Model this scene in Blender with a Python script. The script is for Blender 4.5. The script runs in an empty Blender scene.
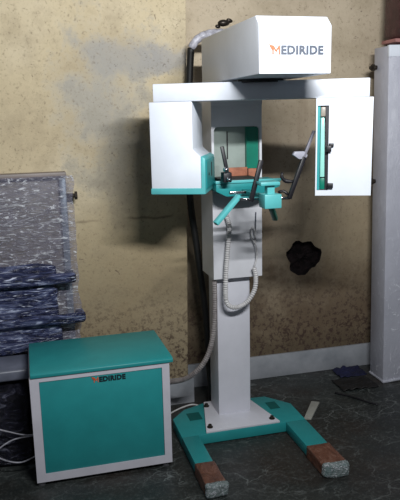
import bpy, bmesh, math, random
from mathutils import Vector, Matrix, noise
random.seed(4)
S = bpy.context.scene
COL = S.collection

# ------------------------------------------------------------------ materials
def lin(c):
    return tuple((v/255/12.92 if v/255 <= .04045 else ((v/255+.055)/1.055)**2.4) for v in c)+(1,)

class NT:
    def __init__(s, name):
        s.m = bpy.data.materials.new(name); s.m.use_nodes = True
        s.t = s.m.node_tree; s.n = s.t.nodes; s.b = s.n['Principled BSDF']
        s.out = s.n['Material Output']
        s.tc = s.n.new('ShaderNodeTexCoord').outputs['Object']
    def link(s, a, b): s.t.links.new(a, b)
    def mapped(s, scale=(1,1,1), loc=(0,0,0), rot=(0,0,0)):
        m = s.n.new('ShaderNodeMapping'); m.inputs['Scale'].default_value = scale
        m.inputs['Location'].default_value = loc; m.inputs['Rotation'].default_value = rot
        s.link(s.tc, m.inputs[0]); return m.outputs[0]
    def noise(s, scale, detail=6, rough=.6, vec=None, dist=0):
        n = s.n.new('ShaderNodeTexNoise'); n.inputs['Scale'].default_value = scale
        n.inputs['Detail'].default_value = detail; n.inputs['Roughness'].default_value = rough
        n.inputs['Distortion'].default_value = dist
        s.link(vec or s.tc, n.inputs['Vector']); return n.outputs['Fac']
    def ramp(s, fac, stops):
        r = s.n.new('ShaderNodeValToRGB'); e = r.color_ramp.elements
        while len(e) < len(stops): e.new(.5)
        for i, (p, c) in enumerate(stops):
            e[i].position = p; e[i].color = c if len(c) == 4 else lin(c)
        s.link(fac, r.inputs[0]); return r.outputs[0]
    def g(s, fac, a, b):        # grey step a..b -> 0..1
        r = s.n.new('ShaderNodeMapRange'); r.inputs[1].default_value = a; r.inputs[2].default_value = b
        s.link(fac, r.inputs[0]); return r.outputs[0]
    def mix(s, fac, a, b, mode='MIX'):
        x = s.n.new('ShaderNodeMix'); x.data_type = 'RGBA'; x.blend_type = mode
        for v, i in ((fac, 0), (a, 6), (b, 7)):
            if isinstance(v, (int, float)): x.inputs[i].default_value = v
            elif isinstance(v, tuple): x.inputs[i].default_value = v if len(v) == 4 else lin(v)
            else: s.link(v, x.inputs[i])
        return x.outputs[2]
    def math(s, op, a, b=0):
        x = s.n.new('ShaderNodeMath'); x.operation = op
        for i, v in enumerate((a, b)):
            if isinstance(v, (int, float)): x.inputs[i].default_value = v
            else: s.link(v, x.inputs[i])
        return x.outputs[0]
    def dist(s, p, scale=(1,1,1)):   # distance from p measured in object space
        v = s.n.new('ShaderNodeVectorMath'); v.operation = 'SUBTRACT'; s.link(s.tc, v.inputs[0]); v.inputs[1].default_value = p
        w = s.n.new('ShaderNodeVectorMath'); w.operation = 'MULTIPLY'; s.link(v.outputs[0], w.inputs[0]); w.inputs[1].default_value = scale
        l = s.n.new('ShaderNodeVectorMath'); l.operation = 'LENGTH'; s.link(w.outputs[0], l.inputs[0]); return l.outputs['Value']
    def bump(s, h, strength=.3, d=.01):
        b = s.n.new('ShaderNodeBump'); b.inputs['Strength'].default_value = strength; b.inputs['Distance'].default_value = d
        s.link(h, b.inputs['Height']); s.link(b.outputs[0], s.b.inputs['Normal']); return b.outputs[0]
    def col(s, c):
        if isinstance(c, tuple): s.b.inputs['Base Color'].default_value = c if len(c) == 4 else lin(c)
        else: s.link(c, s.b.inputs['Base Color'])
    def rough(s, r):
        if isinstance(r, (int, float)): s.b.inputs['Roughness'].default_value = r
        else: s.link(r, s.b.inputs['Roughness'])

def paint(name, c, rough=.4, metal=0, var=.06, sc=9, bump=.02):
    k = NT(name); f = k.noise(sc, 5)
    dark = tuple(int(v*(1-var)) for v in c); lite = tuple(min(255, int(v*(1+var))) for v in c)
    k.col(k.ramp(f, [(.3, dark), (.7, lite)])); k.rough(rough); k.b.inputs['Metallic'].default_value = metal
    if bump: k.bump(k.noise(260, 2), bump, .002)
    return k.m

M = {}
M['white'] = paint('white_powder_coat', (214,219,228), .38, var=.015)
M['cream_white'] = paint('white_frame_paint', (205,203,212), .45, var=.03)
M['teal'] = paint('teal_powder_coat', (40,144,146), .42, var=.03)
M['teal_light'] = paint('light_teal_paint', (88,176,178), .4, var=.04)
M['green'] = paint('green_panel_paint', (10,112,92), .35, var=.06)
M['grey'] = paint('column_grey_white_paint', (200,201,206), .4, var=.02)
M['column'] = paint('column_white_paint', (212,212,220), .42, var=.02)
M['mirror'] = paint('grey_green_panel', (146,156,150), .22, var=.05)
M['black'] = paint('black_rubber_plastic', (22,20,26), .45, var=.2)
M['black_hose'] = paint('black_hose_rubber', (9,9,9), .6, var=.2)
M['chrome'] = paint('polished_chrome', (205,205,210), .16, metal=1, var=.03, bump=0)
M['bolt'] = paint('dark_bolt_steel', (58,52,46), .4, metal=.7, var=.2)
M['slit'] = paint('slit_black', (14,14,16), .6, var=.1)
M['orange'] = paint('emblem_orange', (206,92,52), .5, var=.03, bump=0)
M['ink'] = paint('lettering_grey', (70,76,88), .5, var=.03, bump=0)
M['ink_dark'] = paint('lettering_dark', (20,40,48), .5, var=.05, bump=0)
M['foot'] = paint('foot_rubber', (70,70,74), .6, var=.1)
M['pale_glass'] = paint('pale_aqua_strip', (150,214,202), .2, var=.05)
M['slab'] = paint('pale_wrapped_slab', (104,108,122), .4, var=.12)

# cardboard / brown tape
k = NT('brown_cardboard'); k.col(k.ramp(k.noise(30, 8, .7), [(.3, (120,70,50)), (.7, (176,112,84))])); k.rough(.7); M['card'] = k.m
k = NT('brown_tape_wrap'); f = k.noise(22, 8, .75, k.mapped((1,.5,1)), 1.5)
k.col(k.ramp(f, [(.3, (66,42,34)), (.52, (112,72,56)), (.68, (138,106,92)), (.8, (205,190,180))])); k.rough(.35); k.bump(f, .5, .01); M['tape'] = k.m
# crumpled clear film with things behind it
def film(name, tint, alpha0, alpha1, sc=12, stretch=(1,1,3), bumpv=.8, rough=.22, streak=(235,238,245), lo=.5, hi=.68):
    k = NT(name); v = k.mapped(stretch)
    f = k.noise(sc, 8, .7, v, 1.2)
    f2 = k.noise(sc*1.1, 5, .62, k.mapped((1,1,stretch[2]*1.3), rot=(0,.35,0)), 2.2)
    f = k.math('MAXIMUM', f, k.math('ADD', f2, .03))
    k.col(k.ramp(f, [(.45, tint), (lo+.08, tint), (hi, streak)])); k.rough(rough); k.bump(f, bumpv, .03)  # streak colour paints the glints of the film into its base colour
    a = k.ramp(f, [(.35, (alpha0,)*3+(1,)), (hi, (alpha1,)*3+(1,))])
    k.link(a, k.b.inputs['Alpha']); return k.m
M['film_clear'] = film('clear_stretch_film', (132,130,148), .22, .8, 11, (.7,1,2.8))
M['film_tip'] = film('crumpled_clear_film', (150,165,165), .55, .95, 30, (1,1,1))
k = NT('navy_wrapped_film'); v = k.mapped((1,1,5)); f = k.noise(6, 5, .6, v, 1.3)
f2 = k.noise(9, 4, .6, k.mapped((1,1,8), rot=(0,.10,0)), 1.5)
k.col(k.mix(k.g(f2, .60, .66), k.ramp(f, [(.35, (18,20,40)), (.50, (48,54,88)), (.60, (96,104,138)), (.68, (190,198,222))]), (206,212,234))); k.rough(.24); k.bump(f2, .7, .03); M['navy'] = k.m  # pale ramp end and streaks are highlights of the film, painted in
k = NT('dark_wrapped_film'); v = k.mapped((1,1,2.4)); f = k.noise(11, 9, .72, v, 1.3)
k.col(k.ramp(f, [(.4, (12,12,20)), (.56, (40,40,56)), (.68, (140,142,160))])); k.rough(.26); k.bump(f, .9, .04); M['darkfilm'] = k.m
k = NT('wrapped_pale_board'); f = k.noise(10, 8, .7, None, 1); k.col(k.ramp(f, [(.35, (120,112,104)), (.65, (160,152,140))])); k.rough(.4); M['board'] = k.m
k = NT('galvanised_rail'); f = k.noise(20, 6); k.col(k.ramp(f, [(.3, (106,122,138)), (.7, (176,190,204))])); k.rough(.35); k.b.inputs['Metallic'].default_value = .3; M['rail'] = k.m
# lavender wrapped cabinet: film creases get dense toward its foot
k = NT('white_cabinet_in_film'); f = k.noise(16, 9, .75, k.mapped((1,1,.7), rot=(0,.5,0)), 2.2)
sx = k.n.new('ShaderNodeSeparateXYZ'); k.link(k.tc, sx.inputs[0])
low = k.g(sx.outputs['Z'], 1.3, .3)
st = k.math('MULTIPLY', k.g(f, .585, .62), low)
base = k.ramp(k.noise(3, 4), [(.3, (172,173,184)), (.7, (192,193,204))])
k.col(k.mix(st, base, (226,228,236))); k.rough(.3); k.bump(f, .35, .02); M['wrapwhite'] = k.m
k = NT('maroon_wrapped'); f = k.noise(14, 9, .7, None, 1.5)
k.col(k.ramp(f, [(.35, (46,24,26)), (.62, (82,48,50)), (.76, (150,112,116))])); k.rough(.3); k.bump(f, .6, .02); M['maroon'] = k.m
M['pink'] = paint('pink_brown_board', (150,104,100), .6, var=.15)
# corrugated hose
def hosemat(name, c, d):
    k = NT(name); f = k.noise(40, 4); k.col(k.ramp(f, [(.3, d), (.7, c)])); k.rough(.45); return k.m
M['hose'] = hosemat('white_coil_cord', (206,204,204), (176,174,174))
M['hose_dirty'] = hosemat('grey_corrugated_hose', (150,144,142), (106,98,98))
M['silver'] = hosemat('silver_wrapped_cable', (196,196,206), (120,118,126))
M['strip'] = paint('pale_plastic_strip', (160,160,152), .4, var=.06)
M['bluecloth'] = paint('navy_blue_cloth', (20,24,56), .7, var=.3)
M['darksheet'] = paint('dark_rubber_sheet', (26,24,24), .6, var=.3)

# plaster walls
def plaster(name, right):
    k = NT(name)
    big = k.noise(1.1, 6, .6); mid = k.noise(5, 8, .7); fine = k.noise(42, 6, .7)
    c = k.ramp(big, [(.3, (176,160,130)), (.5, (192,177,146)), (.7, (202,189,162))]) if not right else \
        k.ramp(big, [(.3, (164,149,128)), (.5, (178,163,141)), (.7, (190,176,153))])
    c = k.mix(k.math('MULTIPLY', k.g(mid, .47, .66), .55), c, (152,138,114))
    def patch(c, p, sc, r0, r1, colr, amt, nz=.35):
        d = k.math('ADD', k.dist(p, sc), k.math('MULTIPLY', k.math('SUBTRACT', mid, .5), nz*2.6))
        return k.mix(k.math('MULTIPLY', k.g(d, r1, r0), amt), c, colr)
    if not right:   # bare grey render showing where paint came off
        c = patch(c, (.52,3.57,2.02), (1.3,1,2.6), .12, .40, (150,147,143), .75, .5)
        c = patch(c, (.86,3.57,2.0), (1.2,1,3.2), .1, .30, (150,148,146), .75, .4)
        c = patch(c, (.42,3.57,1.75), (1.6,1,1), .12, .50, (154,151,144), .8, .6)
        c = patch(c, (.56,3.57,1.45), (1.3,1,1.2), .08, .46, (148,142,128), .8, .6)
        c = patch(c, (.62,3.57,.85), (1,1,1), .1, .6, (150,130,96), .5)
    else:           # grime, darker patches and one paler patch on the right wall
        c = patch(c, (1.55,3.775,.32), (.7,1,1.3), .1, .85, (78,60,48), .85, .8)
        c = patch(c, (2.0,3.775,.25), (.8,1,1.3), .1, .75, (80,60,52), .8, .8)
        c = patch(c, (1.33,3.775,.98), (1.6,1,1), .1, .42, (104,84,66), .65)
        c = patch(c, (1.36,3.775,1.42), (2.4,1,1), .05, .38, (128,108,86), .6)
        c = patch(c, (2.0,3.775,.95), (1,1,1), .1, .5, (196,176,140), .4)
        c = patch(c, (1.1,3.775,.35), (1.6,1,1), .1, .6, (70,58,48), .8)
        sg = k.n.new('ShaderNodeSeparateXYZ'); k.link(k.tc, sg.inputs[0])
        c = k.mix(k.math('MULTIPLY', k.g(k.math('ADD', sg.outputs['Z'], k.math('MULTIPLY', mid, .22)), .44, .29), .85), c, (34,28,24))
        drip = k.noise(7, 7, .7, k.mapped((1,1,.16)))
        c = k.mix(k.math('MULTIPLY', k.g(drip, .55, .75), .35), c, (120,100,80))
    sp = k.noise(60, 5, .8)
    c = k.mix(k.math('MULTIPLY', k.g(sp, .555, .66), .6), c, (108,94,76))
    sp2 = k.noise(17, 3, .9, None, .6)
    c = k.mix(k.math('MULTIPLY', k.g(sp2, .665, .70), .6), c, (84,66,58))
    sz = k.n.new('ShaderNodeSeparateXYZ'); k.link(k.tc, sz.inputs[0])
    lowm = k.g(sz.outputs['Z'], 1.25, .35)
    c = k.mix(k.math('MULTIPLY', lowm, .55), c, (116,100,76))  # weaker light low on the wall, besides grime, painted into the colour
    pit = k.noise(34, 6, .8)
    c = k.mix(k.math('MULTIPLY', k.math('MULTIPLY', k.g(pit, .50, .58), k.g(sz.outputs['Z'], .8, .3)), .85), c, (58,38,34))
    if not right:   # hairline crack across the plaster
        cz = k.math('ABSOLUTE', k.math('SUBTRACT', k.math('ADD', sz.outputs['Z'], k.math('MULTIPLY', mid, .05)), 1.165))
        c = k.mix(k.math('MULTIPLY', k.math('MULTIPLY', k.g(cz, .010, .003), k.g(k.noise(3, 3), .42, .55)), .55), c, (84,68,52))
    k.col(c); k.rough(.85)
    k.bump(k.math('ADD', mid, k.math('MULTIPLY', fine, .5)), .45, .012)
    return k.m
M['plaster_l'] = plaster('aged_cream_plaster', False)
M['plaster_r'] = plaster('stained_plaster', True)
k = NT('rubble_brick'); f = k.noise(22, 8, .7); k.col(k.ramp(f, [(.3, (14,10,10)), (.6, (44,32,34)), (.75, (84,66,66))])); k.rough(.9); k.bump(f, .9, .02); M['rubble'] = k.m
k = NT('skirting_marble'); f = k.noise(5, 7); k.col(k.ramp(f, [(.3, (132,136,142)), (.7, (168,170,176))])); k.rough(.5); M['skirt'] = k.m
# floor: dark green grey stone with pale scratches
k = NT('dark_stone_floor')
a = k.noise(2.2, 8, .65); c = k.ramp(a, [(.3, (27,30,30)), (.55, (41,45,44)), (.75, (60,64,63))])
def veins(scale, w, rot, amt, colr, c):
    v = k.n.new('ShaderNodeTexVoronoi'); v.feature = 'DISTANCE_TO_EDGE'; v.inputs['Scale'].default_value = scale
    mp = k.mapped((1,1.7,1), rot=(0,0,rot)); nz = k.n.new('ShaderNodeTexNoise'); nz.inputs['Scale'].default_value = 3; nz.inputs['Detail'].default_value = 5
    k.link(mp, nz.inputs['Vector']); ad = k.n.new('ShaderNodeVectorMath'); ad.operation = 'MULTIPLY_ADD'
    k.link(nz.outputs['Color'], ad.inputs[0]); ad.inputs[1].default_value = (.5,.5,.5); k.link(mp, ad.inputs[2]); k.link(ad.outputs[0], v.inputs['Vector'])
    m = k.math('MULTIPLY', k.g(v.outputs['Distance'], w, 0), k.g(k.noise(4, 4), .42, .6))
    return k.mix(k.math('MULTIPLY', m, amt*.5), c, colr)
c = veins(3.1, .018, .5, .9, (160,166,164), c)
c = veins(6.3, .02, 1.3, .7, (140,146,144), c)
c = veins(11, .03, 2.2, .5, (140,146,144), c)
c = k.mix(k.math('MULTIPLY', k.g(k.noise(1.7, 5, .6, k.mapped(loc=(3,1,0))), .48, .62), .6), c, (48,38,32))
fn = k.noise(48, 6, .8); c = k.mix(k.math('MULTIPLY', k.g(fn, .52, .66), .4), c, (112,116,114))
k.col(c); k.rough(k.ramp(k.noise(6, 6), [(.3, (.34,)*3+(1,)), (.7, (.62,)*3+(1,))])); k.bump(fn, .12, .004); M['floor'] = k.m

# ------------------------------------------------------------------ geometry helpers
def xf(o):
    m = Matrix.Identity(4)
    while o is not None:
        m = Matrix.LocRotScale(o.location, o.rotation_euler, o.scale) @ m; o = o.parent
    return m

class MB:
    def __init__(s, frame=None): s.bm = bmesh.new(); s.fr = frame   # frame: matrix local -> world
    def _v(s, p):
        p = Vector(p); return s.bm.verts.new(s.fr @ p if s.fr else p)
    def face(s, vs):
        try: return s.bm.faces.new(vs)
        except ValueError: return None
    def box(s, x0, x1, y0, y1, z0, z1):
        v = [s._v(p) for p in ((x0,y0,z0),(x1,y0,z0),(x1,y1,z0),(x0,y1,z0),(x0,y0,z1),(x1,y0,z1),(x1,y1,z1),(x0,y1,z1))]
        for f in ((3,2,1,0),(4,5,6,7),(0,1,5,4),(1,2,6,5),(2,3,7,6),(3,0,4,7)): s.face([v[i] for i in f])
        return s
    def prism(s, poly, axis, a, b):     # polygon in the other two axes, extruded along axis
        def P(q, t):
            q = list(q); q.insert(axis, t); return q
        A = [s._v(P(q, a)) for q in poly]; B = [s._v(P(q, b)) for q in poly]; n = len(poly)
        s.face(A[::-1]); s.face(B)
        for i in range(n): s.face([A[i], A[(i+1) % n], B[(i+1) % n], B[i]])
        return s
    def loft(s, A, B):                  # two matching loops of points
        a = [s._v(p) for p in A]; b = [s._v(p) for p in B]; n = len(a)
        s.face(a[::-1]); s.face(b)
        for i in range(n): s.face([a[i], a[(i+1) % n], b[(i+1) % n], b[i]])
        return s
    def tube(s, pts, r, seg=12, ridge=0, pitch=.008, caps=True):
        pts = [Vector(p) for p in pts]
        if len(pts) > 2: pts = spline(pts, ridge and pitch/2 or .012)
        elif ridge: pts = resample(pts, pitch/2)
        n = len(pts); rings = []; up = None
        for i, p in enumerate(pts):
            t = (pts[min(i+1, n-1)]-pts[max(i-1, 0)]).normalized()
            if up is None: up = t.orthogonal().normalized()
            up = (up - t*up.dot(t)).normalized(); w = t.cross(up)
            rr = r[i*len(r)//n] if isinstance(r, (list, tuple)) else r
            if ridge and i % 2: rr -= ridge
            rings.append([s._v(p+(up*math.cos(2*math.pi*j/seg)+w*math.sin(2*math.pi*j/seg))*rr) for j in range(seg)])
        for a, b in zip(rings, rings[1:]):
            for j in range(seg): s.face([a[j], a[(j+1) % seg], b[(j+1) % seg], b[j]])
        if caps: s.face(rings[0][::-1]); s.face(rings[-1])
        return s
    def bar(s, p, q, w, h, up=(0,0,1)): # rectangular bar from p to q
        p, q = Vector(p), Vector(q); t = (q-p).normalized(); u = Vector(up); a = t.cross(u).normalized(); b = a.cross(t)
        L = lambda c: [c+a*w/2+b*h/2, c-a*w/2+b*h/2, c-a*w/2-b*h/2, c+a*w/2-b*h/2]
        return s.loft(L(p), L(q))
    def ball(s, c, r, seg=14, sc=(1,1,1)):
        m = Matrix.Translation(c) @ Matrix.Diagonal((*sc, 1))
        if s.fr: m = s.fr @ m
        bmesh.ops.create_uvsphere(s.bm, u_segments=seg, v_segments=seg//2+2, radius=r, matrix=m); return s
    def build(s, name, mat, parent=None, bevel=0, seg=2, smooth=False, crumple=0, cuts=0):
        bm = s.bm; bmesh.ops.recalc_face_normals(bm, faces=bm.faces)
        if bevel:
            es = [e for e in bm.edges if len(e.link_faces) == 2 and e.calc_face_angle(0) > .5]
            bmesh.ops.bevel(bm, geom=es, offset=bevel, segments=seg, affect='EDGES', profile=.5, clamp_overlap=True)
        if cuts: bmesh.ops.subdivide_edges(bm, edges=bm.edges, cuts=cuts, use_grid_fill=True)
        if crumple:
            for v in bm.verts:
                v.co += Vector(noise.noise_vector(v.co*7))*crumple + Vector(noise.noise_vector(v.co*23+Vector((5,1,2))))*crumple*.5
        if parent is not None: bm.transform(xf(parent).inverted())
        me = bpy.data.meshes.new(name); bm.to_mesh(me); bm.free(); me.materials.append(mat)
        if smooth or bevel:
            for p in me.polygons: p.use_smooth = True
            if not smooth:
                me.set_sharp_from_angle(angle=math.radians(40))
        o = bpy.data.objects.new(name, me); COL.objects.link(o)
        if parent is not None: o.parent = parent
        return o

def resample(pts, step):
    out = []
    for a, b in zip(pts, pts[1:]):
        n = max(1, int((b-a).length/step)); out += [a.lerp(b, i/n) for i in range(n)]
    return out+[pts[-1]]
def spline(P, step):
    P = [P[0]*2-P[1]]+P+[P[-1]*2-P[-2]]; out = []
    for i in range(1, len(P)-2):
        a, b, c, d = P[i-1:i+3]; n = max(2, int((c-b).length/step))
        for j in range(n):
            t = j/n; out.append(.5*((2*b)+(c-a)*t+(2*a-5*b+4*c-d)*t*t+(3*b-a-3*c+d)*t**3))
    return out+[P[-2]]

def thing(name, label, cat, loc=(0,0,0), rot=(0,0,0), group=None):
    o = bpy.data.objects.new(name, None); COL.objects.link(o); o.location = loc; o.rotation_euler = rot
    o.empty_display_size = .1
    return tag(o, label, cat, group)
def tag(o, label, cat, group=None):
    o['label'] = label; o['category'] = cat
    if group: o['group'] = group
    return o
def struct(o): o['kind'] = 'structure'; return o
def sublabel(o, l): o['label'] = l; return o

def rounded(x0, x1, z0, z1, r, n=5):
    pts = []
    for cx, cz, a0 in ((x1-r, z1-r, 0), (x0+r, z1-r, 90), (x0+r, z0+r, 180), (x1-r, z0+r, 270)):
        for i in range(n+1):
            a = math.radians(a0+90*i/n); pts.append((cx+r*math.cos(a), cz+r*math.sin(a)))
    return pts

# ------------------------------------------------------------------ setting
struct(MB().box(-2.6, 4.6, -1.5, 4.0, -.1, 0).build('floor', M['floor']))
# left wall stands forward of the right one; its corner is worn and a little out of plumb
b = MB()
b.loft([(-2.6,3.57,0),(.852,3.57,0),(.852,4.0,0),(-2.6,4.0,0)], [(-2.6,3.57,3.0),(.915,3.57,3.0),(.915,4.0,3.0),(-2.6,4.0,3.0)])
struct(b.build('wall_left', M['plaster_l'], bevel=.008))
# right wall with a broken hole through the plaster
bm = bmesh.new(); Y = 3.775
outer = [(.80,0),(4.6,0),(4.6,3.0),(.80,3.0)]
hole = []
for i in range(34):
    a = 2*math.pi*i/34; r = .112*(1+.10*math.sin(3*a+1)+.06*math.sin(7*a)+random.uniform(-.06,.06))
    hole.append((1.688+r*1.04*math.cos(a), .787+r*.98*math.sin(a)))
def loop(bm, pts, y):
    v = [bm.verts.new((p[0], y, p[1])) for p in pts]; e = [bm.edges.new((v[i], v[(i+1) % len(v)])) for i in range(len(v))]; return v, e
vo, eo = loop(bm, outer, Y); vh, eh = loop(bm, hole, Y)
bmesh.ops.triangle_fill(bm, use_beauty=True, edges=eo+eh, normal=(0,-1,0))
bv = [bm.verts.new((p[0], 4.0, p[1])) for p in outer]
for i in range(4): bm.faces.new([vo[i], vo[(i+1) % 4], bv[(i+1) % 4], bv[i]])
bm.faces.new(bv)
bmesh.ops.recalc_face_normals(bm, faces=bm.faces)
me = bpy.data.meshes.new('wall_right'); bm.to_mesh(me); bm.free(); me.materials.append(M['plaster_r'])
wr = bpy.data.objects.new('wall_right', me); COL.objects.link(wr); struct(wr)
b = MB(); rings = []
for kx, dy in ((1.0, 0), (.98, .03), (1.04, .06), (.8, .085), (.45, .07), (.2, .055)):
    rings.append([b._v((1.688+(p[0]-1.688)*kx, Y+dy+(random.uniform(-.012,.012) if dy else 0), .787+(p[1]-.787)*kx)) for p in hole])
for A, B in zip(rings, rings[1:]):
    for i in range(34): b.face([A[i], A[(i+1) % 34], B[(i+1) % 34], B[i]])
b.face(rings[-1])
b.build('broken_hole', M['rubble'], wr)['label'] = 'dark ragged hole broken into the plaster'
struct(MB().box(-2.6, .885, 3.548, 3.572, 0, .16).build('baseboard_left', M['skirt'], bevel=.003))
struct(MB().box(.88, 4.6, 3.757, 3.777, 0, .153).build('baseboard_right', M['skirt'], bevel=.003))

# ------------------------------------------------------------------ lettering
def wordmark(parent, origin, cap, width, dark, face=-1):
    """Winged M in orange followed by EDIRIDE, standing on a wall of constant y."""
    x0, y, z0 = origin
    def text(s, name, xa, xb, mat, bold):
        cu = bpy.data.curves.new('t', 'FONT'); cu.body = s; cu.size = 1; cu.offset = bold; cu.extrude = .012; cu.resolution_u = 3; cu.space_character = 1.08
        ob = bpy.data.objects.new('t', cu); COL.objects.link(ob)
        bpy.context.view_layer.update()
        me = bpy.data.meshes.new_from_object(ob.evaluated_get(bpy.context.evaluated_depsgraph_get()))
        bpy.data.objects.remove(ob); bpy.data.curves.remove(cu)
        xs = [v.co.x for v in me.vertices]; ys = [v.co.y for v in me.vertices]
        lx, hx, ly, hy = min(xs), max(xs), min(ys), max(ys)
        inv = xf(parent).inverted()
        for v in me.vertices:
            v.co = inv @ Vector((xa+(v.co.x-lx)/(hx-lx)*(xb-xa), y-.0015-v.co.z*.06, z0+(v.co.y-ly)/(hy-ly)*cap))
        me.materials.clear(); me.materials.append(mat); me.name = name
        o = bpy.data.objects.new(name, me); COL.objects.link(o); o.parent = parent; return o
    mm = MB(); a, bq = x0+width*.066, x0+width*.205; sw = width*.026; zt = z0+cap; c_ = (a+bq)/2
    mm.prism([(a,z0),(a+sw,z0),(a+sw,z0+cap*.62),(c_,z0+cap*.22),(bq-sw,z0+cap*.62),(bq-sw,z0),(bq,z0),(bq,zt),(bq-sw*.9,zt),(c_,z0+cap*.52),(a+sw*.9,zt),(a,zt)], 1, y-.0004, y-.0022)
    mm.build('brand_initial', M['orange'], parent)['label'] = 'orange letter M of the wordmark'
    text('EDIRIDE', 'brand_lettering', x0+width*.225, x0+width, dark, .05)['label'] = 'dark grey letters EDIRIDE'
    # wing: three swept feathers up left of the M
    w = MB()
    w.prism([(x0, z0+cap*1.14), (x0+width*.063, z0+cap*1.0), (x0+width*.063, z0+cap*.50), (x0+width*.045, z0+cap*.60), (x0+width*.040, z0+cap*.74), (x0+width*.022, z0+cap*.80), (x0+width*.020, z0+cap*.95)], 1, y-.0006, y-.003)
    w.build('wing_emblem', M['orange'], parent)['label'] = 'orange swept wing beside the M'

# ------------------------------------------------------------------ dental x-ray machine
xm = thing('panoramic_xray_machine', 'tall white and teal panoramic dental x-ray machine on a U-shaped teal foot', 'x-ray machine', (1.03, 3.2, 0))
# U shaped foot
b = MB()
b.prism([(.684,3.03),(.684,3.25),(.77,3.345),(.905,3.40),(1.27,3.375),(1.378,3.24),(1.378,3.03)], 2, .004, .06)
fo = b.build('foot_frame', M['teal'], xm, bevel=.004)
for x0, x1, tl in ((.684,.774,2.56),(1.262,1.378,2.555)):
    l = MB().box(x0, x1, tl, 3.035, .004, .0595).build('leg', M['teal'], xm, bevel=.004)
    c = .5*(x0+x1)
    w = MB().box(x0-.004, x1+.004, tl+.0, tl+.20, .001, .066).build('tape_wrap', M['tape'], l, bevel=.006, crumple=.004, cuts=5, smooth=True)
    sublabel(w, 'brown tape wrapped round the tip of the foot')
    w = MB().box(x0-.007, x1+.007, tl-.018, tl+.018, .001, .07).build('film_wrap', M['film_tip'], l, bevel=.012, crumple=.009, cuts=6, smooth=True)
    sublabel(w, 'crumpled clear film at the tip')
# pockets either side of the column plate: flat sheets, their inner shade painted dark teal
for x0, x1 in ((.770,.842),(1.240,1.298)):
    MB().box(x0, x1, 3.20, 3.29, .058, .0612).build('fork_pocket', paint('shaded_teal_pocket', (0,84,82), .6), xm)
pl = MB().prism([(.816,3.034),(1.229,3.033),(1.155,3.385),(.898,3.385)], 2, .06, .072).build('column_plate', M['column'], xm, bevel=.002)
for x, y in ((.898,3.325),(.848,3.075),(1.197,3.07),(1.145,3.35)):
    bo = MB().tube([(x,y,.072),(x,y,.076)], .016, 16).tube([(x,y,.076),(x,y,.088)], .010, 6).build('anchor_bolt', M['bolt'], pl)
MB().box(.936, 1.120, 3.20, 3.36, .07, 1.84).build('column', M['column'], xm, bevel=.004)
# carriage
ca = MB()
X0, X1, Y0, Y1 = .906, 1.172, 3.15, 3.37
for y0, y1, z0, z1, x0, x1 in ((Y0,3.199,.857,1.345,X0,X1),(3.199,Y1,.857,1.84,X0,.9355),(3.199,Y1,.857,1.84,1.1205,X1),(Y0,3.199,1.637,1.84,X0,X1),(Y0,3.199,1.345,1.637,X0,X0+.013),(Y0,3.199,1.345,1.637,X1-.012,X1)):
    ca.box(x0, x1, y0, y1, z0, z1)
car = ca.build('carriage', M['grey'], xm)
f = MB(); r = .022
for cx, sx in ((X0+.013, 1), (X1-.012, -1)):          # rounded upper corners of the window
    pts = [(cx, 1.637)]+[(cx+sx*(r-r*math.cos(a)), 1.637-r+r*math.sin(a)) for a in [math.radians(10*i) for i in range(10)]]
    f.prism(pts, 1, Y0, 3.198)
    f.build('window_corner', M['grey'], car); f = MB()
fr = MB().box(X0-.001, X1+.001, Y0-.002, Y0+.004, 1.742, 1.838).build('header_plate', M['grey'], car, bevel=.001)
MB().box(.919, 1.16, 3.19, 3.1985, 1.345, 1.637).build('back_panel', M['mirror'], car)['label'] = 'pale grey green panel in the window'  # mirror: the next three parts are its reflection built as coloured solids
MB().box(1.095, 1.158, 3.165, 3.189, 1.425, 1.634).build('green_reflection', M['green'], car)['label'] = 'dark green block standing for a reflection in the window mirror'
MB().box(.997, 1.003, 3.186, 3.1905, 1.475, 1.612).build('slit', M['slit'], car)
MB().box(.992, 1.098, 3.160, 3.172, 1.352, 1.432).box(1.102, 1.155, 3.158, 3.170, 1.352, 1.424).build('cardboard_reflection', M['card'], car, bevel=.002)['label'] = 'brown blocks standing for cardboard reflected in the window mirror'

# overhead housing
hd = MB()
prof = [(2.40,1.845),(2.40,2.026),(2.440,2.062),(3.22,2.062),(3.22,1.845)]
hd.prism(prof, 0, .883, 1.181)
hood = hd.build('overhead_housing', M['white'], xm, bevel=.004)
wordmark(hood, (.921, 2.40, 1.916), .034, .226, M['ink'])
MB().box(.895, 1.169, 3.05, 3.37, 1.838, 1.8455).build('mount_plate', M['slit'], hood)
MB().tube([(1.03,2.78,1.83),(1.03,2.78,1.846)], .10, 32).build('swivel_bearing', M['slit'], hood)

# rotating arm with its two heads: local axes u along the arm, v to the front
ang = math.radians(-24)
FR = Matrix.Translation((1.03, 2.80, 0)) @ Matrix.Rotation(ang, 4, 'Z')     # local y = minus v
arm = MB(FR).box(-.466, .472, -.08, .075, 1.758, 1.836).build('rotating_arm', M['white'], xm, bevel=.004)
# tube head (left)
t = MB(FR)
t.prism([(-.486,1.372),(-.2565,1.372),(-.2565,1.514),(-.292,1.547),(-.292,1.7575),(-.486,1.7575)], 1, -.08, .215)
th = t.build('tube_head', M['white'], arm, bevel=.004)
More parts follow.
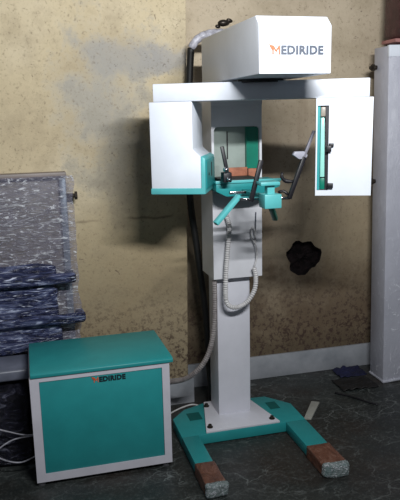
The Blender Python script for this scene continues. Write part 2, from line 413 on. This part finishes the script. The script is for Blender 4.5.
# shoulder that slopes down to the collimator
t = MB(FR)
t.prism([(-.489,1.346),(-.237,1.346),(-.237,1.506),(-.256,1.517),(-.256,1.3735),(-.489,1.3735)], 1, -.083, .22)
tr = t.build('tube_head_trim', M['teal_light'], arm, bevel=.003); sublabel(tr, 'light teal edging under and beside the tube head')
MB(FR).loft([(-.2375,-.070,1.362),(-.2375,.205,1.362),(-.2375,.205,1.500),(-.2375,-.070,1.498)],
            [(-.232,-.060,1.370),(-.232,.195,1.370),(-.232,.195,1.492),(-.232,-.060,1.490)]).build('collimator_plate', M['teal'], arm, bevel=.001)
MB(FR).box(-.2325, -.2305, .075, .095, 1.415, 1.48).build('beam_slot', M['slit'], arm)
MB(FR).box(-.2325, -.2305, -.01, .01, 1.425, 1.437).build('screw', M['slit'], arm)
# sensor head (right)
t = MB(FR)
t.box(.250, .256, -.08, .03, 1.339, 1.7575).box(.304, .488, -.08, .03, 1.339, 1.7575)
t.box(.256, .304, -.08, .03, 1.339, 1.362).box(.256, .304, -.08, .03, 1.726, 1.7575).box(.256, .304, -.01, .03, 1.362, 1.726)
sh = t.build('sensor_head', M['white'], arm)
MB(FR).box(.2565, .268, -.074, -.012, 1.364, 1.722).build('slot_lining', M['teal'], arm)
MB(FR).loft([(.270,-.076,1.42),(.289,-.076,1.42),(.289,-.02,1.42),(.270,-.02,1.42)], [(.270,-.076,1.675),(.286,-.076,1.675),(.286,-.02,1.675),(.270,-.02,1.675)]).build('cassette', M['pale_glass'], arm, bevel=.002)['label'] = 'pale aqua film cassette in the slot'
MB(FR).box(.270, .290, -.072, -.02, 1.68, 1.72).build('cassette_tab', M['board'], arm, bevel=.002)
MB(FR).box(.270, .290, -.072, -.02, 1.366, 1.415).build('cassette_foot', M['green'], arm, bevel=.002)
MB(FR).box(.291, .303, -.070, -.012, 1.364, 1.724).build('slot_rail', M['black'], arm)
MB(FR).box(.296, .316, -.100, -.078, 1.530, 1.556).box(.306, .326, -.094, -.078, 1.551, 1.566).build('latch', M['black'], arm, bevel=.002)
MB(FR).box(.302, .326, -.098, -.078, 1.374, 1.394).build('latch', M['black'], arm, bevel=.002)

# chin rest assembly
t = MB()
t.prism([(.878,1.378),(1.205,1.378),(1.205,1.345),(1.10,1.310),(.93,1.308),(.878,1.335)], 1, 2.985, 3.152)
tray = t.build('support_tray', M['teal'], xm, bevel=.003)
MB().box(.874, 1.209, 2.978, 2.99, 1.372, 1.386).build('tray_rim', M['teal_light'], tray, bevel=.002)
MB().box(1.005, 1.045, 2.66, 2.99, 1.312, 1.340).build('carrier_beam', M['teal'], xm, bevel=.003)
ch = MB().box(.990, 1.069, 2.625, 2.70, 1.292, 1.354).build('chin_block', M['teal_light'], xm, bevel=.004)
MB().box(1.012, 1.045, 2.650, 2.685, 1.354, 1.392).build('chin_stem', M['teal_light'], ch)
MB().box(.974, 1.064, 2.630, 2.70, 1.392, 1.408).build('chin_cup', M['teal_light'], ch, bevel=.004)
hg = MB().bar((.905,2.72,1.345), (.782,2.68,1.232), .030, .022).build('hand_grip', M['teal_light'], xm, bevel=.006)
MB().bar((.905,2.72,1.334), (1.0,2.74,1.325), .02, .014).build('grip_link', M['teal'], hg, bevel=.003)
MB().bar((1.045,2.70,1.300), (1.108,2.80,1.215), .026, .022).build('hand_grip', M['green'], xm, bevel=.006)
# temple supports
r1 = MB().bar((.952,2.70,1.318), (1.002,2.70,1.498), .020, .017, (0,1,0)).build('temple_support', M['black'], xm, bevel=.003)
MB().tube([(.885,2.71,1.333),(.99,2.70,1.328)], .006, 10).build('support_pin', M['chrome'], r1, smooth=True)
MB().box(.868, .945, 2.735, 2.75, 1.350, 1.362).build('pin_clamp', M['chrome'], r1, bevel=.002)
r2 = MB().bar((1.134,2.70,1.322), (1.205,2.70,1.505), .019, .018, (0,1,0)).build('temple_support', M['black'], xm, bevel=.003)
MB().tube([(1.078,2.69,1.328),(1.136,2.70,1.324)], .007, 10).build('support_pin', M['chrome'], r2, smooth=True)
MB().tube([(1.090,2.72,1.350),(1.11,2.71,1.356),(1.13,2.70,1.340)], .007, 8).build('knob', M['black'], r2, smooth=True)
pd = MB().bar((1.200,2.70,1.497), (1.256,2.71,1.618), .012, .014, (0,1,0)).build('paddle_stem', paint('grey_plastic', (118,116,126), .4), r2, bevel=.002)
MB().prism([(1.150,1.516),(1.160,1.530),(1.205,1.530),(1.222,1.512),(1.21,1.492),(1.178,1.496)], 1, 2.695, 2.715).build('paddle', paint('pale_grey_plastic', (158,158,170), .4), r2, bevel=.004)
MB().tube([(1.110,2.72,1.438),(1.107,2.72,1.418),(1.125,2.72,1.400),(1.160,2.71,1.396)], [.006,.008,.010,.007], 10).build('hook', M['black'], r2, smooth=True)
r3 = MB().bar((.925,2.93,1.392), (.893,2.93,1.552), .017, .015, (0,1,0)).build('temple_support', M['black'], xm, bevel=.003)
MB().box(.893, .935, 2.91, 2.96, 1.384, 1.432).build('support_clamp', M['black'], r3, bevel=.006)
for q, rr in (((.903,2.902,1.446), .014), ((.916,2.902,1.40), .010)): MB().ball(q, rr).build('clamp_screw', M['chrome'], r3, smooth=True)
MB().box(.905, 1.10, 2.992, 3.14, 1.379, 1.392).build('tray_liner', M['darksheet'], tray, bevel=.003)

# coil cord hanging in front of the carriage and column
co = MB().tube([(.974,3.130,1.19),(.985,3.122,1.13),(.972,3.12,1.00),(.962,3.12,.88),(.960,3.12,.76),(.978,3.12,.718),(1.020,3.12,.706),(1.075,3.12,.728),(1.118,3.12,.79),(1.126,3.12,.86),(1.116,3.12,.912)], .0135, 12, ridge=.0035, pitch=.011).build('coil_cord', M['hose'], xm)
MB().tube([(1.117,3.125,.91),(1.134,3.125,.965),(1.128,3.125,1.03),(1.108,3.13,1.07),(1.108,3.13,1.12),(1.124,3.13,1.115),(1.128,3.13,1.04)], .0035, 8).build('thin_wire', M['hose'], co, smooth=True)
MB().tube([(.974,3.13,1.19),(.968,3.14,1.225)], .010, 10).build('plug', M['grey'], co, smooth=True)
MB().tube([(1.128,3.13,1.04),(1.135,3.14,1.20)], .003, 8).build('thin_wire', M['ink'], co, smooth=True)

# cables behind the machine
cb = thing('cable_conduit', 'black cable conduit falling behind the column from a silver-wrapped arch under the overhead housing', 'cable', (.9, 3.47, 2.0))
MB().tube([(1.08,3.33,2.08),(1.06,3.38,2.11),(.99,3.44,2.115),(.93,3.46,2.09),(.895,3.47,2.045)], .022, 14, ridge=.002, pitch=.03).build('silver_wrap', M['silver'], cb, smooth=True)
MB().tube([(.895,3.47,2.045),(.885,3.475,1.9),(.868,3.48,1.60),(.872,3.48,1.25),(.905,3.48,.95),(.945,3.48,.58),(.96,3.46,.2),(.965,3.44,.02)], .019, 14).build('black_hose', M['black_hose'], cb, smooth=True)
MB().ball((1.065,3.42,2.165), .022, sc=(1.6,1,.7)).ball((1.10,3.42,2.178), .014, sc=(1.3,1,.8)).ball((1.03,3.42,2.150), .012, sc=(1.3,1,.8)).build('tape_knot', M['bolt'], cb, smooth=True, crumple=.008)
tag(MB().tube([(.916,3.175,.845),(.916,3.175,.72),(.911,3.175,.61),(.892,3.18,.49),(.858,3.19,.40),(.806,3.22,.325),(.755,3.28,.27),(.68,3.37,.225),(.60,3.40,.20),(.45,3.42,.19)], .0145, 12, ridge=.0025, pitch=.012).build('corrugated_hose', M['hose_dirty']),
    'grey corrugated hose curving from the column down behind the cabinet', 'hose')
tag(MB().tube([(.93,3.42,.006),(.87,3.50,.008),(.80,3.49,.006),(.72,3.44,.006),(.66,3.38,.006),(.61,3.30,.006)], .005, 8).build('power_cord', M['hose'], smooth=True),
    'thin white cord on the floor between column and cabinet', 'cord')

# ------------------------------------------------------------------ control cabinet
cc = thing('control_cabinet', 'low white-framed teal control cabinet with sloping lid, left of the x-ray machine', 'cabinet', (.27, 3.1, 0))
A, B = -.053, .597
body = MB().box(A, B, 2.892, 3.31, .025, .545).build('body', M['cream_white'], cc, bevel=.004)
fr = MB()
for x0, x1, z0, z1 in ((A,A+.042,.022,.545),(B-.036,B,.022,.545),(A+.042,B-.036,.022,.062),(A+.042,B-.036,.522,.545)): fr.box(x0, x1, 2.876, 2.893, z0, z1)
fr.build('front_frame', M['cream_white'], cc)
fp = MB().box(A+.0425, B-.0365, 2.880, 2.8925, .0625, .5215).build('front_panel', M['teal'], cc, bevel=.003)
lid = MB().prism([(2.868,.545),(2.868,.562),(2.885,.569),(3.335,.556),(3.335,.54)], 0, -.048, .615).build('lid', M['teal'], cc, bevel=.003)
wordmark(fp, (.226, 2.8798, .487), .026, .160, M['ink_dark'])
for x in (A+.02, B-.03):
    for y in (2.90, 3.28): MB().tube([(x,y,0),(x,y,.026)], .018, 12).build('foot', M['foot'], cc)

# ------------------------------------------------------------------ wrapped things at the left
wf = thing('packed_panel', 'upright framed panel under clear stretch film, against the wall above the navy bundle', 'packed frame', (-.1, 3.48, 0))
MB().box(-.75, .186, 3.51, 3.53, .52, 1.395).build('board', M['board'], wf, bevel=.003)
for x in (.168, -.7): MB().box(x, x+.034, 3.48, 3.54, .0, 1.40).build('post', M['rail'], wf, bevel=.004)
MB().box(-.76, .205, 3.46, 3.54, 1.395, 1.422).build('top_rail', paint('grey_top_rail', (122,112,108), .5), wf, bevel=.004)
for z, x1 in ((.882,.215),(.662,.255)): MB().box(-.7, x1, 3.342, 3.374, z-.026, z+.026).box(x1-.05, x1, 3.374, 3.485, z-.015, z+.015).build('cross_bar', M['navy'], wf, bevel=.014, seg=3, smooth=True, cuts=5, crumple=.008)
MB().tube([(.203,3.50,1.294),(.245,3.50,1.293)], .012, 12).tube([(.245,3.50,1.293),(.258,3.50,1.293)], .022, 12).build('bolt', M['bolt'], wf)
b = MB(); n = 130
def wr(x, z):
    return .010*noise.noise(Vector((x*9,z*14,1)))+.006*abs(noise.noise(Vector((x*24+z*14,z*40,4))))+.003*abs(noise.noise(Vector((x*60,z*95,6))))
grid = [[b._v((-.75+i*(.985+.02*noise.noise(Vector((j*.2,0,0))))/n, 3.450+wr(i/n, j/60), .42+j*.985/60)) for j in range(61)] for i in range(n+1)]
for i in range(n):
    for j in range(60): b.face([grid[i][j], grid[i+1][j], grid[i+1][j+1], grid[i][j+1]])
fl = b.build('stretch_film', M['film_clear'], wf, smooth=True)
sublabel(fl, 'glossy clear stretch film over the panel')

def lumpy(name, x0, x1, y0, y1, z0, z1, mat, amp, label, cat):
    b = MB().box(x0, x1, y0, y1, z0, z1)
    o = b.build(name, mat, None, bevel=.03, seg=3, smooth=True, cuts=9, crumple=amp)
    return tag(o, label, cat)
lumpy('wrapped_bundle', -.75, .122, 3.388, 3.428, .478, .955, M['navy'], .016, 'navy bundle in glossy film, behind the left end of the teal cabinet', 'bundle')
tag(MB().box(-.8, -.055, 3.14, 3.365, .435, .492).build('wrapped_slab', M['slab'], bevel=.012, smooth=True), 'pale grey wrapped slab between the navy bundle and the dark bundle below', 'slab')
lumpy('wrapped_bundle', -.8, -.075, 3.09, 3.36, .0, .41, M['darkfilm'], .02, 'black bundle in crumpled film standing on the floor, lowest of the left-hand packages', 'bundle')
tag(MB().tube([(-.045,3.02,.20),(-.10,3.03,.20),(-.20,3.04,.235),(-.34,3.055,.29)], .0035, 8).build('cable', M['silver'], smooth=True), 'upper of two thin pale cables left of the cabinet', 'cable')
tag(MB().tube([(-.045,2.98,.11),(-.12,2.99,.08),(-.19,3.0,.095),(-.24,3.04,.12),(-.16,3.05,.17),(-.06,3.03,.19)], .0035, 8).build('cable', M['silver'], smooth=True), 'lower looped pale cable left of the cabinet near the floor', 'cable')

# ------------------------------------------------------------------ wrapped cabinet at the right
wc = thing('tall_cabinet', 'tall white cabinet wrapped in clear film, at the right edge against the wall', 'cabinet', (2.10, 3.453, 0), (0, math.radians(-1.15), 0))
L = xf(wc)
MB(L).box(0, .62, 0, .165, .004, 2.062).build('body', M['wrapwhite'], wc, bevel=.006)
MB(L).box(-.001, .622, -.005, .02, 2.00, 2.066).build('top_cap', M['white'], wc, bevel=.004)
for z in (1.95, 1.275):
    MB(L).tube([(-.001,.135,z),(-.018,.135,z)], .013, 12).tube([(-.018,.135,z),(-.03,.135,z)], .021, 12).tube([(-.03,.135,z),(-.045,.135,z)], .011, 8).build('bolt', M['bolt'], wc)
MB(L).box(-.006, .63, -.008, .17, .0, .018).build('film_hem', M['wrapwhite'], wc, bevel=.006, crumple=.003, cuts=6, smooth=True)
mr = thing('wrapped_case', 'dark maroon case in plastic film on top of the tall wrapped cabinet', 'case', (2.35, 3.6, 2.07))
MB().prism(rounded(2.118, 2.66, 2.098, 2.55, .035), 1, 3.445, 3.62).build('case_body', M['maroon'], mr, bevel=.012, smooth=True, cuts=2, crumple=.004)
MB().box(2.10, 2.64, 3.455, 3.61, 2.0815, 2.102).build('base_board', M['pink'], mr, bevel=.003)

# floor odds and ends
tag(MB().loft([(1.415,3.135,.001),(1.452,3.118,.001),(1.452,3.118,.012),(1.415,3.135,.012)], [(1.540,3.31,.001),(1.582,3.285,.001),(1.582,3.285,.020),(1.540,3.31,.020)]).build('plastic_strip', M['strip'], bevel=.002),
    'short pale plastic strip on the floor beside the right foot of the machine', 'strip')
b = MB(); n = 16
g = [[b._v((1.88+i*.19/n, 3.60+j*.13/n+.01*noise.noise(Vector((i*.4,j*.1,7))), .004+  .025*abs(noise.noise(Vector((i*.21,j*.19,3))))+.01*(j/n)**2)) for j in range(n+1)] for i in range(n+1)]
for i in range(n):
    for j in range(n): b.face([g[i][j], g[i+1][j], g[i+1][j+1], g[i][j+1]])
o = b.build('blue_cloth', M['bluecloth'], smooth=True); md = o.modifiers.new('thick', 'SOLIDIFY'); md.thickness = .004; md.offset = 1
tag(o, 'crumpled navy blue cloth on the floor between skirting and tall cabinet', 'cloth')
b = MB(); n = 14
g = [[b._v((1.80+i*.24/n+.05*j/n*0-.0, 3.40+j*.17/n, .003+.022*abs(noise.noise(Vector((i*.3,j*.25,9)))))) for j in range(n+1)] for i in range(n+1)]
for i in range(n):
    for j in range(n):
        b.face([g[i][j], g[i+1][j], g[i+1][j+1], g[i][j+1]])
bmesh.ops.delete(b.bm, geom=[v for v in b.bm.verts if not v.link_faces], context='VERTS')
o = b.build('rubber_sheet', M['darksheet'], smooth=True); md = o.modifiers.new('thick', 'SOLIDIFY'); md.thickness = .004; md.offset = 1
tag(o, 'flat dark rubber sheet on the floor in front of the blue cloth', 'sheet')
tag(MB().tube([(1.74,3.40,.006),(1.80,3.33,.006),(1.86,3.23,.006),(1.90,3.17,.006)], .006, 8).build('black_cable', M['black'], smooth=True), 'short black cable lying on the dark floor right of the machine', 'cable')

# ------------------------------------------------------------------ light
def area(name, loc, target, size, power, color):
    l = bpy.data.lights.new(name, 'AREA'); l.energy = power; l.color = color
    l.shape = 'RECTANGLE'; l.size, l.size_y = size
    o = bpy.data.objects.new(name, l); COL.objects.link(o); o.location = loc
    o.rotation_euler = (Vector(target)-Vector(loc)).to_track_quat('-Z', 'Y').to_euler(); return o
area('tube_lamp', (.80, .9, 2.42), (.82, 3.2, 2.85), (.80, .05), 92, (.97,.99,1))
area('left_fill', (-1.6, -1.2, 1.8), (.8, 3.2, 1.2), (1.2, 1.8), 2.5, (.9,.95,1))  # soft fill light added from the left; no door stands there
w = bpy.data.worlds.new('room_ambient'); S.world = w; w.use_nodes = True
w.node_tree.nodes['Background'].inputs[0].default_value = (.80,.88,1,1); w.node_tree.nodes['Background'].inputs[1].default_value = .095

# ------------------------------------------------------------------ camera
f_px, pitch, roll, yaw, H = 650, .2055, .0225, .2590, 1.7
F0 = Vector((math.sin(yaw), math.cos(yaw), 0)); R0 = Vector((math.cos(yaw), -math.sin(yaw), 0)); U0 = Vector((0,0,1))
Fw = F0*math.cos(pitch)-U0*math.sin(pitch); D0 = -(F0*math.sin(pitch)+U0*math.cos(pitch))
Rt = R0*math.cos(roll)+D0*math.sin(roll); Dn = -R0*math.sin(roll)+D0*math.cos(roll)
cam = bpy.data.cameras.new('camera'); co_ = bpy.data.objects.new('camera', cam); COL.objects.link(co_)
m = Matrix.Identity(4)
for i, c in enumerate((Rt, -Dn, -Fw)):
    for j in range(3): m[j][i] = c[j]
co_.matrix_world = Matrix.Translation((0,0,H)) @ m
cam.sensor_fit = 'VERTICAL'; cam.sensor_height = 24; cam.lens = f_px/500*24; cam.clip_start = .05
S.camera = co_
S.view_settings.view_transform = 'Standard'; S.view_settings.look = 'None'
S.view_settings.gamma = 1; S.view_settings.use_curve_mapping = False; S.view_settings.exposure = 0
